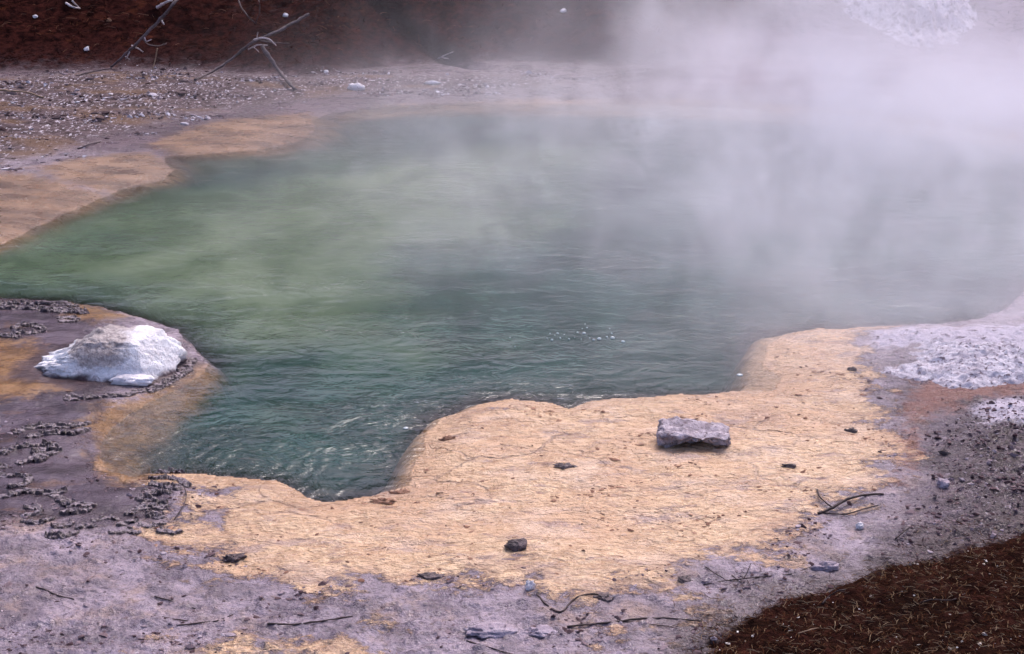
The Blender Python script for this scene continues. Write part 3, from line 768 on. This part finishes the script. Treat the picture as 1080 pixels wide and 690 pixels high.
crust([[(26, 550), (40, 552), (54, 548)], [(52, 563), (66, 565), (80, 562)], [(28, 536), (40, 535)], [(30, 543), (42, 541)], [(58, 555), (74, 553)], [(84, 557), (98, 556)]],
      'broken low crust pieces on the lower left mud', .02, .035, 9)
crust([[(100, 549), (112, 546), (122, 548)], [(118, 561), (134, 560), (146, 562)], [(128, 553), (142, 550)], [(150, 553), (160, 556), (172, 553)], [(168, 560), (182, 563), (190, 561)]],
      'scattered low crust pieces under the stacked stepped crust', .018, .03, 10)

# ------------------------------------------------------------------ dead wood
def tube(bm, P, r0, r1, seed=0, sides=7):
    rr = random.Random(seed)
    pts = [P[0]]
    for a, b in zip(P, P[1:]):
        n = 5
        for i in range(1, n + 1): pts.append(a.lerp(b, i / n))
    # soften corners
    for _ in range(2):
        pts = [pts[0]] + [(pts[i - 1] + pts[i] * 2 + pts[i + 1]) / 4 for i in range(1, len(pts) - 1)] + [pts[-1]]
    n = len(pts); rings = []
    for i, p in enumerate(pts):
        t = (pts[min(i + 1, n - 1)] - pts[max(i - 1, 0)]).normalized()
        a = t.cross(Vector((0, 0, 1)));
        if a.length < .05: a = Vector((1, 0, 0))
        a.normalize(); b = a.cross(t)
        f = i / (n - 1); r = (r0 + (r1 - r0) * f) * rr.uniform(.85, 1.15)
        j = Vector((rr.uniform(-1, 1), rr.uniform(-1, 1), rr.uniform(-1, 1))) * r * .3
        rings.append([bm.verts.new(p + j + (a * math.cos(q) + b * math.sin(q)) * r * rr.uniform(.9, 1.1)) for q in [2 * math.pi * k / sides for k in range(sides)]])
    for A, B in zip(rings, rings[1:]):
        for k in range(sides): bm.faces.new((A[k], A[(k + 1) % sides], B[(k + 1) % sides], B[k]))
    bm.faces.new(rings[0][::-1]); bm.faces.new(rings[-1])

def lift(pts, z):
    out = []
    for q in pts:
        p = ground(q[0], q[1]); up = q[2] if len(q) > 2 else 0.0
        # keep the sight line: lifted points come a little nearer
        d = Vector(ray(q[0], q[1])); d.normalize()
        p = p - d * ((z + up) / max(.12, -d.z))
        out.append(p)
    return out

def wood(name, label, cat, stems, mat='twig', group=None):
    """stems: (points, r0 px, r1 px[, part name, material]); several stems hang under an Empty at the first one's foot"""
    root = None; base = None
    for i, st in enumerate(stems):
        pts, r0, r1 = st[:3]
        m = mpp(ground(*pts[0][:2]))
        bm = bmesh.new()
        tube(bm, lift(pts, r0 * m * (.5 if mat != 'trunk' else .15)), r0 * m, r1 * m, seed=len(label) * 7 + i)
        single = len(stems) == 1
        nm = name if single else ('main_stem' if i == 0 else (st[3] if len(st) > 3 else 'side_branch'))
        o = from_bm(nm, bm, M[st[4] if len(st) > 4 else mat])
        if i == 0:
            base = Vector(o.data.vertices[0].co)
            if single: root = o
            else: root = bpy.data.objects.new(name, None); C.objects.link(root)
            root.location = base; tag(root, label, cat, group)
        o.data.transform(Matrix.Translation(-base))
        if o is not root: o.parent = root
    return root

wood('twig', 'dark forked twig lying over the right edge of the orange terrace', 'twig',
     [([(932, 521), (912, 522, .01), (894, 526, .03), (878, 536, .02), (863, 542)], 1.1, 1.5), ([(862, 516), (864, 524, .02), (872, 531, .02), (879, 536, .02)], .7, .9), ([(868, 541), (892, 543, .01), (910, 537, .02), (926, 533)], .9, .6)])
wood('twig', 'small hooked twig at the upper edge of the brown bank', 'twig', [([(867, 637), (874, 629, .03), (884, 623, .06), (892, 622, .06)], .9, .7), ([(884, 623, .06), (893, 625, .03)], .5, .4)])
wood('twig', 'long thin twig along the mud below the terrace, left of the pale stone', 'twig', [([(742, 617), (768, 612), (800, 609), (835, 606), (858, 597)], .8, .6), ([(785, 610), (789, 602, .02), (792, 594, .04)], .6, .4), ([(744, 598), (756, 606, .01), (766, 612)], .6, .5), ([(772, 607), (782, 615)], .5, .5)])
wood('twig', 'bent zigzag twig in the foreground mud beside the knobbly white stone', 'twig', [([(566, 626), (575, 637), (584, 644), (593, 646), (603, 634), (612, 628), (628, 626), (642, 629)], 1.2, .7)])
wood('twig', 'long dark twig lying across the foreground mud', 'twig', [([(598, 661), (640, 657), (680, 652), (705, 652), (740, 655)], 1.2, .7), ([(655, 655), (690, 659), (722, 663)], .8, .5)])
wood('twig', 'thin straight twig at the bottom edge of the mud', 'twig', [([(492, 676), (516, 683), (546, 692)], .9, .6)])
wood('twig', 'short dark twig on the pale lower left mud', 'twig', [([(38, 619), (48, 622), (60, 628), (78, 632)], .9, .6)])
wood('twig', 'upper one of two parallel thin twigs in the lower left mud', 'twig', [([(163, 629), (182, 634), (206, 642)], .7, .5)])
wood('twig', 'lower one of two parallel thin twigs in the lower left mud', 'twig', [([(163, 649), (178, 652), (198, 655)], .6, .5)])
wood('twig', 'thin curved twig from the flat mud towards the orange terrace', 'twig', [([(186, 660), (210, 657), (230, 655), (246, 648)], .8, .5)])
wood('twig', 'thick dark twig in the mud below the middle of the terrace', 'twig', [([(282, 658), (310, 659), (340, 655), (372, 650)], 1.2, .7)])
wood('twig', 'thin curled twig below the stacked stepped crust', 'twig', [([(195, 514), (197, 524, .02), (192, 536, .02), (184, 548)], .6, .5)])
wood('twig', 'pale thin twig lying on the brown bank near its lower left end', 'twig', [([(842, 668), (862, 662, .01), (880, 664)], .7, .4)], 'tan_wood')
wood('twig', 'dark bent twig lying on the brown bank towards the right', 'twig', [([(962, 640), (980, 632, .02), (1004, 634, .02), (1018, 626)], .9, .5)])
wood('twig', 'short twig on the right mud above the brown bank', 'twig', [([(944, 569), (954, 560, .02), (962, 554)], .8, .5)])
# the far slope
wood('dead_branch', 'dead branch with pale broken stubs leaning on the dark far slope', 'branch',
     [([(196, -14, .3), (184, 4, .3), (170, 20, .25), (152, 38, .2), (138, 52, .1), (126, 64, .05), (117, 71)], 1.7, 1.1),
      ([(139, 48, .12), (145, 51, .12), (151, 55, .1)], .8, .6, 'broken_stub', 'pale_wood'), ([(137, 51, .1), (136, 57, .1), (132, 63, .05)], .8, .5, 'broken_stub', 'pale_wood'), ([(131, 59, .06), (137, 63, .03)], .7, .5, 'broken_stub', 'pale_wood'),
      ([(150, 41, .2), (156, 47, .15), (166, 49, .1), (176, 46, .1)], .8, .5, 'broken_stub', 'grey_wood'), ([(170, 21, .25), (173, 26, .25)], .9, .6, 'broken_stub', 'pale_wood'), ([(152, 38, .2), (154, 44, .2), (160, 42, .2)], .6, .4, 'broken_stub', 'pale_wood')], 'grey_wood')
wood('dead_stick', 'thin upright reddish stick beside the stubby dead branch', 'stick', [([(166, 51, .1), (164, 62, .05), (161, 73)], .7, .4)], 'tan_wood')
wood('dead_stick', 'straight grey stick at the foot of the far slope on the left', 'stick', [([(80, 80), (96, 76, .04), (118, 72, .08)], 1.0, .7)], 'grey_wood')
wood('fallen_log', 'long grey fallen log with a root crown on the far slope', 'log',
     [([(205, 84), (220, 78, .05), (238, 67, .1), (254, 54, .15), (268, 43, .2), (290, 35, .2), (310, 24, .2), (326, 15, .2)], 1.2, 1.9),
      ([(268, 42, .2), (276, 40, .25), (284, 41, .25), (291, 48, .2)], 1.1, .7, 'root', 'pale_wood'), ([(274, 43, .22), (288, 45, .2), (305, 46, .2)], .8, .5, 'root', 'grey_wood'), ([(271, 41, .2), (272, 34, .25)], .7, .4, 'root', 'pale_wood'),
      ([(262, 52, .15), (272, 47, .2), (282, 48, .2)], .8, .5, 'root', 'pale_wood'), ([(268, 50, .15), (273, 55, .1)], .6, .4, 'root', 'pale_wood')], 'grey_wood')
wood('fallen_log', 'shorter grey log propped towards the shore under the root crown', 'log', [([(276, 48, .2), (286, 63, .15), (296, 77, .1), (304, 87, .05), (311, 94)], 2.2, 1.5)], 'grey_wood')
wood('dead_stick', 'thin looping bare stem at the top of the far slope', 'stick', [([(250, -6, .2), (254, 8, .2), (262, 18, .2), (269, 25, .1)], .7, .6), ([(269, 25, .1), (274, 14, .2), (274, 4, .3), (271, -6, .3)], .6, .5)], 'grey_wood')
wood('dead_stick', 'short pale forked stick at the hazy foot of the far slope', 'stick', [([(462, 62), (470, 58, .05), (478, 55, .08)], .7, .5), ([(466, 61), (473, 62)], .5, .4)], 'pale_wood')
wood('dead_stick', 'bleached bent stick at the top left of the far slope', 'stick', [([(70, 4), (77, 8, .05), (84, 9)], 1.3, .9), ([(76, 1, .05), (84, 9)], 1.0, .8)], 'pale_wood')
wood('dead_stick', 'bleached stub at the top of the stubby dead branch', 'stick', [([(166, 8, .2), (174, 3, .3), (182, 0, .3)], 1.6, 1.0)], 'pale_wood')
wood('dead_stick', 'long tan stick on the far left gravel', 'stick', [([(-10, 94), (10, 96, .01), (28, 97, .02), (46, 103)], 1.2, .8)], 'tan_wood')
wood('dead_stick', 'short grey stick at the wet edge of the far gravel', 'stick', [([(82, 157), (92, 153, .02), (106, 149)], 1.1, .8)], 'grey_wood')

# ------------------------------------------------------------------ bubbles on the water
def bubble_mesh():
    bm = bmesh.new(); bmesh.ops.create_icosphere(bm, subdivisions=2, radius=1)
    for vtx in bm.verts:
        if vtx.co.z < -.1: vtx.co.z = -.1
        vtx.co.z *= .8
    return bm
proto = from_bm('bubble', bubble_mesh(), M['bubble'])
tag(proto, 'small pale bubble in the cluster on the middle of the pool', 'bubble', 'bubbles on the green water')
spots = [(577, 357), (580, 352), (582, 359), (585, 354), (588, 352), (591, 357), (595, 353), (600, 358), (606, 356), (609, 351), (614, 347), (617, 342), (619, 346), (616, 352), (613, 358), (622, 357), (626, 359), (632, 358), (640, 356), (645, 352), (646, 357), (643, 347), (657, 361), (543, 366), (538, 356)]
for i, (a, b) in enumerate(spots):
    o = proto if i == 0 else proto.copy()
    if i: C.objects.link(o)
    p = ground(a, b); s = .005 + .016 * random.random() ** 1.6
    o.location = (p.x, p.y, .001); o.scale = (s, s, s)
for lab, (a, b), s in (('white fleck of foam near the notch of the orange terrace', (428, 452), .02), ('white fleck of foam off the neck of the orange terrace', (780, 396), .025)):
    o = proto.copy(); C.objects.link(o); p = ground(a, b); o.location = (p.x, p.y, .001); o.scale = (s, s, s * .6)
    o['label'] = lab; del o['group']

# ------------------------------------------------------------------ scatters nobody could count
def scatter_blobs(name, xs, ys, sizes, mat, flatness=.4, lift_=.2, seed=0):
    r = np.random.default_rng(seed)
    bm = bmesh.new(); bmesh.ops.create_icosphere(bm, subdivisions=1, radius=1)
    B = np.array([v.co[:] for v in bm.verts]); Fb = np.array([[v.index for v in f.verts] for f in bm.faces]); bm.free()
    n = len(xs); zs = height(xs, ys)
    ok = zs > .004
    xs, ys, zs, sizes = xs[ok], ys[ok], zs[ok], sizes[ok]; n = len(xs)
    co = B[None] * (1 + .38 * r.normal(size=(n, len(B), 1)))
    st = np.stack([r.uniform(.7, 1.5, n), r.uniform(.5, 1.0, n), flatness * r.uniform(.5, 1.3, n)], 1) * sizes[:, None]
    co = co * st[:, None, :]
    a = r.normal(0, .7, n); ca, sa = np.cos(a), np.sin(a)
    X = co[..., 0] * ca[:, None] - co[..., 1] * sa[:, None]; Y = co[..., 0] * sa[:, None] + co[..., 1] * ca[:, None]
    V = np.stack([X + xs[:, None], Y + ys[:, None], co[..., 2] + zs[:, None] + (st[:, 2] * lift_)[:, None]], -1).reshape(-1, 3)
    Fa = (Fb[None] + (np.arange(n) * len(B))[:, None, None]).reshape(-1, 3)
    return link_mesh(name, V, Fa, M[mat], smooth=False)

def pick(n, x0, x1, y0, y1, weight, seed):
    r = np.random.default_rng(seed)
    x = r.uniform(x0, x1, n * 6); y = r.uniform(y0, y1, n * 6)
    f = fields(x, y); w = weight(x, y, f)
    k = r.uniform(0, 1, len(x)) < w
    return x[k][:n], y[k][:n]

# dark crumbs on the mud
x, y = pick(6500, -5.5, 5.5, 5.4, 10.8, lambda x, y, f: np.where((f['pool'] < -.06) & (f['orange'] < .1) & (f['bank'] < .03) & (f['ochre'] < 0), np.clip(.1 + 1.3 * fbm(x * 1.7, y * 2.2, 3), 0.03, 1) * np.clip((9.6 - y) / 2.2, .12, 1), 0), 11)
o = scatter_blobs('mud_crumbs', x, y, np.clip(rng.lognormal(-4.75, .45, len(x)), .004, .028), 'flakes', .45, .15, 1)
tag(o, 'small dark crumbs and flakes strewn over the grey mud', 'debris', kind='stuff')
def crackline(x, y):
    P = [ground(*q) for q in ((590, 527), (625, 522), (655, 512), (690, 505), (712, 494))]
    d = np.full(x.shape, 9.0)
    for a, b in zip(P, P[1:]):
        dx, dy = b.x - a.x, b.y - a.y
        t = np.clip(((x - a.x) * dx + (y - a.y) * dy) / (dx * dx + dy * dy), 0, 1)
        d = np.minimum(d, np.hypot(x - a.x - t * dx, y - a.y - t * dy))
    return d
x, y = pick(2600, -2.4, 2.9, 6.4, 10.4, lambda x, y, f: np.where((f['orange'] > .0) & (f['pool'] < -.08), np.clip(.04 + 1.1 * np.clip(fbm(x * 1.9 + 5, y * 3, 3) - .2, 0, 1) + 1.0 * (crackline(x, y) < .035 + .04 * perlin(x * 5, y * 5)), 0, 1), 0), 12)
o = scatter_blobs('mat_crumbs', x, y, np.clip(rng.lognormal(-4.75, .45, len(x)), .004, .024), 'oflakes', .3, .05, 2)
tag(o, 'brown crumbs scattered over the orange terrace', 'debris', kind='stuff')
# grit at right
x, y = pick(2600, 2.2, 6.5, 6.2, 11, lambda x, y, f: np.where(f['dark'] > -.15 + .25 * perlin(x * 3, y * 3), .9, .0) * (f['pool'] < -.1) * (f['bank'] < .02), 13)
o = scatter_blobs('dark_grit', x, y, np.clip(rng.lognormal(-4.95, .5, len(x)), .003, .02), 'flakes', .7, .1, 3)
tag(o, 'dark and pale grit on the right shore', 'grit', kind='stuff')
# far gravel
x, y = pick(11500, -11, 4, 15.5, 24.5, lambda x, y, f: np.where(f['gravel'] > -.25, np.clip(.03 + 3.5 * np.clip(fbm(x * .6, y * 1.5 + 4, 4) - .16, 0, 1), 0, 1), 0) * (f['pool'] < -.1), 14)
o = scatter_blobs('gravel', x, y, np.clip(rng.lognormal(-4.5, .62, len(x)), .005, .05), 'grit', .6, .25, 4)
tag(o, 'pale gravel strewn along the far left shore', 'gravel', kind='stuff')

def strips(name, xs, ys, length, rad, mat, seed, upmax=.35):
    r = np.random.default_rng(seed); n = len(xs)
    zs = height(xs, ys)
    a = r.uniform(0, np.pi * 2, n); L = length * r.uniform(.5, 1.5, n); el = r.uniform(-.1, upmax, n)
    d = np.stack([np.cos(a) * np.cos(el), np.sin(a) * np.cos(el), np.sin(el)], 1) * L[:, None]
    p0 = np.stack([xs, ys, zs + rad + r.uniform(0, .012, n)], 1)
    mid = p0 + d * .5 + np.stack([r.normal(0, .12, n), r.normal(0, .12, n), r.uniform(0, .15, n)], 1) * L[:, None]
    p1 = p0 + d
    side = np.stack([-np.sin(a), np.cos(a), np.zeros(n)], 1) * rad; up = np.zeros((n, 3)); up[:, 2] = rad * 1.4
    rg = lambda p, s: np.stack([p - side * s, p + side * s, p + up * s], 1)
    V = np.concatenate([rg(p0, 1), rg(mid, .9), rg(p1, .35)], 1).reshape(-1, 3)
    f = []
    for o_ in (0, 3):
        for k in range(3): f.append((o_ + k, o_ + (k + 1) % 3, o_ + 3 + (k + 1) % 3, o_ + 3 + k))
    Fa = (np.array(f)[None] + (np.arange(n) * 9)[:, None, None]).reshape(-1, 4)
    return link_mesh(name, V, Fa, M[mat], smooth=False)

x, y = pick(26000, .8, 5.2, 4.6, 8.6, lambda x, y, f: np.clip(np.clip((f['bank'] + .04 + .24 * perlin(x * 2.6, y * 2.6) + .12 * perlin(x * 9, y * 9)) * 4, 0, 1) + .10 * np.clip((f['bank'] + .45) * 2.2, 0, 1), 0, 1), 15)
o = strips('fallen_needles', x, y, .045, .0017, 'needles', 5, .12)
tag(o, 'brown fallen needles and stems covering the near bank', 'litter', kind='stuff')
x, y = pick(700, .9, 5.0, 4.6, 8.4, lambda x, y, f: np.where(f['bank'] > .0, np.clip(.25 + perlin(x * 3, y * 3), 0, 1), 0), 16)
o = scatter_blobs('white_chips', x, y, np.clip(rng.lognormal(-5.5, .5, len(x)), .002, .012), 'chips', .5, .9, 6)
tag(o, 'white chips scattered over the near brown bank', 'chips', kind='stuff')
x, y = pick(12000, -13, 14, 22.5, 30, lambda x, y, f: np.clip(f['slope'] * .6, 0, 1) * np.clip(.6 + fbm(x * .8, y * .8, 3), .1, 1), 17)
o = strips('slope_litter', x, y, .15, .006, 'stems', 7, .5)
tag(o, 'rust brown dead stems and litter on the far slope', 'litter', kind='stuff')

# ------------------------------------------------------------------ steam
def steam():
    x0, x1, y0, y1, z0, z1 = -9.0, 15.0, 7.9, 31.0, -.05, 6.6
    bm = bmesh.new(); bmesh.ops.create_cube(bm, size=1)
    o = from_bm('steam', bm, bpy.data.materials.new('steam'), False)
    o.scale = (x1 - x0, y1 - y0, z1 - z0); o.location = ((x0 + x1) / 2, (y0 + y1) / 2, (z0 + z1) / 2)
    o.data.transform(Matrix.LocRotScale(None, None, o.scale)); o.scale = (1, 1, 1)
    loc = o.location.copy(); o.data.transform(Matrix.Translation(loc)); o.location = (0, 0, 0)
    t = NT('steam_volume')
    sep = t.n('ShaderNodeSeparateXYZ', Vector=t.co); X, Y, Z = sep.node.outputs
    big = t.noise(.28, 3, .55, v=t.vec((1, .8, .55), rot=(0, .5, 0), loc=(2, 0, 0)))
    fin = t.noise(1.05, 3, .58, v=t.vec((1.05, .8, .85), rot=(0, .6, 0)), dist=1.0)
    nb = t.op('SUBTRACT', big, .5); nf = t.op('SUBTRACT', fin, .5)
    # main plume rising from the far right of the pool
    edge = t.op('ADD', X, t.op('MULTIPLY', nb, 9.0))
    edge = t.op('ADD', edge, t.op('MULTIPLY', nf, 2.0))
    edge = t.op('SUBTRACT', edge, t.op('MULTIPLY', Z, .5))
    mL = t.ss(1.8, 5.0, edge)
    mY = t.ss(14.5, 18.0, t.op('ADD', Y, t.op('MULTIPLY', nb, 5.0)))
    mt = t.op('MULTIPLY', t.ss(6.5, 2.0, Z), t.ss(28, 23, Y))
    plume = t.op('MULTIPLY', t.op('MULTIPLY', mL, mY), t.op('MULTIPLY', mt, .38))
    thin = t.op('SUBTRACT', 1.0, t.op('MULTIPLY', t.ss(3.0, 5.2, t.op('ADD', X, t.op('MULTIPLY', nf, 3.0))), t.op('MAXIMUM', t.ss(.5, 1.4, Z, hi=.88), t.ss(19.5, 21.5, Y, hi=.88))))
    plume = t.op('MULTIPLY', plume, thin)
    plume = t.op('MULTIPLY', plume, t.ss(.36, .60, t.op('ADD', t.op('MULTIPLY', big, .45), t.op('MULTIPLY', fin, .55)), lo=.08, hi=1.6))
    # thin veil drifting over the middle of the far slope
    veil = t.op('MULTIPLY', t.op('MULTIPLY', t.ss(-1.2, 3.5, t.op('ADD', X, t.op('MULTIPLY', nb, 6))), t.ss(17, 20, Y)), t.ss(.35, .65, big, lo=.003, hi=.032))
    # low wisps lifting off the hot water
    low = t.op('EXPONENT', t.op('MULTIPLY', Z, -1.25))
    wx = t.op('ADD', X, t.op('MULTIPLY', t.op('SUBTRACT', Y, 12.0), .28))
    wm = t.ss(-1.6, 4.6, t.op('ADD', wx, t.op('MULTIPLY', nb, 5.0)))
    pn = t.ss(.42, .62, t.op('ADD', t.op('MULTIPLY', fin, .65), t.op('MULTIPLY', big, .35)), lo=.12, hi=1.0)
    wisps = t.op('MULTIPLY', t.op('MULTIPLY', low, wm), t.op('MULTIPLY', pn, t.ss(1.5, 5.5, X, lo=.52, hi=.30)))
    wisps = t.op('MULTIPLY', wisps, t.ss(8.7, 10.6, Y))
    wisps = t.op('MULTIPLY', wisps, t.ss(22.5, 19.5, Y))
    mist = t.op('MULTIPLY', t.op('EXPONENT', t.op('MULTIPLY', Z, -2.2)), t.op('MULTIPLY', t.ss(10, 13.5, Y), t.ss(22, 18.5, Y)))
    mist = t.op('MULTIPLY', mist, t.ss(.35, .65, fin, lo=.085, hi=.20))
    mist = t.op('MULTIPLY', mist, t.ss(-5.0, -.5, X))
    dens = t.op('ADD', t.op('ADD', t.op('ADD', plume, mist), veil), wisps)
    rim = t.op('MULTIPLY', t.op('MULTIPLY', t.ss(x0, x0 + 3, X), t.ss(x1, x1 - 3, X)), t.op('MULTIPLY', t.ss(y1, y1 - 4, Y), t.ss(y0, y0 + .9, Y)))
    dens = t.op('MULTIPLY', dens, rim)
    vol = t.n('ShaderNodeVolumePrincipled', Color=(.935, .94, .998), Density=dens, Anisotropy=.3)
    t.t.links.new(vol, t.out.inputs['Volume'])
    o.data.materials.clear(); o.data.materials.append(t.m)
    tag(o, 'white steam drifting off the hot pool to the right', 'steam', kind='stuff')
steam()

# ------------------------------------------------------------------ light
sc = bpy.context.scene
SUN_EL, SUN_AZ = R(52), R(20)       # azimuth measured from +Y towards +X: high, behind the pool and a little to the right
w = bpy.data.worlds.new('World'); sc.world = w; w.use_nodes = True
nt = w.node_tree; bg = nt.nodes['Background']
sky = nt.nodes.new('ShaderNodeTexSky'); sky.sky_type = 'NISHITA'; sky.sun_disc = False
sky.sun_elevation = SUN_EL; sky.sun_rotation = SUN_AZ; sky.air_density = 1.0; sky.dust_density = 4.0; sky.ozone_density = 1.0
mx = nt.nodes.new('ShaderNodeMix'); mx.data_type = 'RGBA'; mx.blend_type = 'MULTIPLY'; mx.inputs[0].default_value = 1.0
mx.inputs[7].default_value = (1.02, .93, 1.08, 1)        # lilac cast of the overcast
nt.links.new(sky.outputs[0], mx.inputs[6]); nt.links.new(mx.outputs[2], bg.inputs[0])
bg.inputs[1].default_value = .12
sl = bpy.data.lights.new('sun', 'SUN'); sl.energy = 1.5; sl.angle = R(25); sl.color = (1.0, .94, .90)
so = bpy.data.objects.new('sun', sl); C.objects.link(so)
sd = Vector((math.sin(SUN_AZ) * math.cos(SUN_EL), math.cos(SUN_AZ) * math.cos(SUN_EL), math.sin(SUN_EL)))
so.rotation_euler = sd.to_track_quat('Z', 'Y').to_euler(); so.location = sd * 40

# ------------------------------------------------------------------ camera and render
cam = bpy.data.cameras.new('camera'); co_ = bpy.data.objects.new('camera', cam); C.objects.link(co_)
co_.location = (0, 0, CAM_H); co_.rotation_euler = (math.pi / 2 - PITCH, 0, 0)
cam.sensor_width = 36; cam.lens = FOC / 1080 * 36; cam.clip_end = 3000
sc.camera = co_
sc.view_settings.view_transform = 'Standard'; sc.view_settings.look = 'None'; sc.view_settings.gamma = 1
sc.view_settings.exposure = 0.85; sc.view_settings.use_curve_mapping = False
sc.render.engine = 'CYCLES'
cy = sc.cycles
cy.use_denoising = True
cy.max_bounces = 8; cy.volume_bounces = 4; cy.adaptive_min_samples = 16; cy.transparent_max_bounces = 8; cy.diffuse_bounces = 3; cy.glossy_bounces = 3
cy.volume_step_rate = 1.6; cy.volume_max_steps = 256
cy.use_adaptive_sampling = True; cy.adaptive_threshold = .05
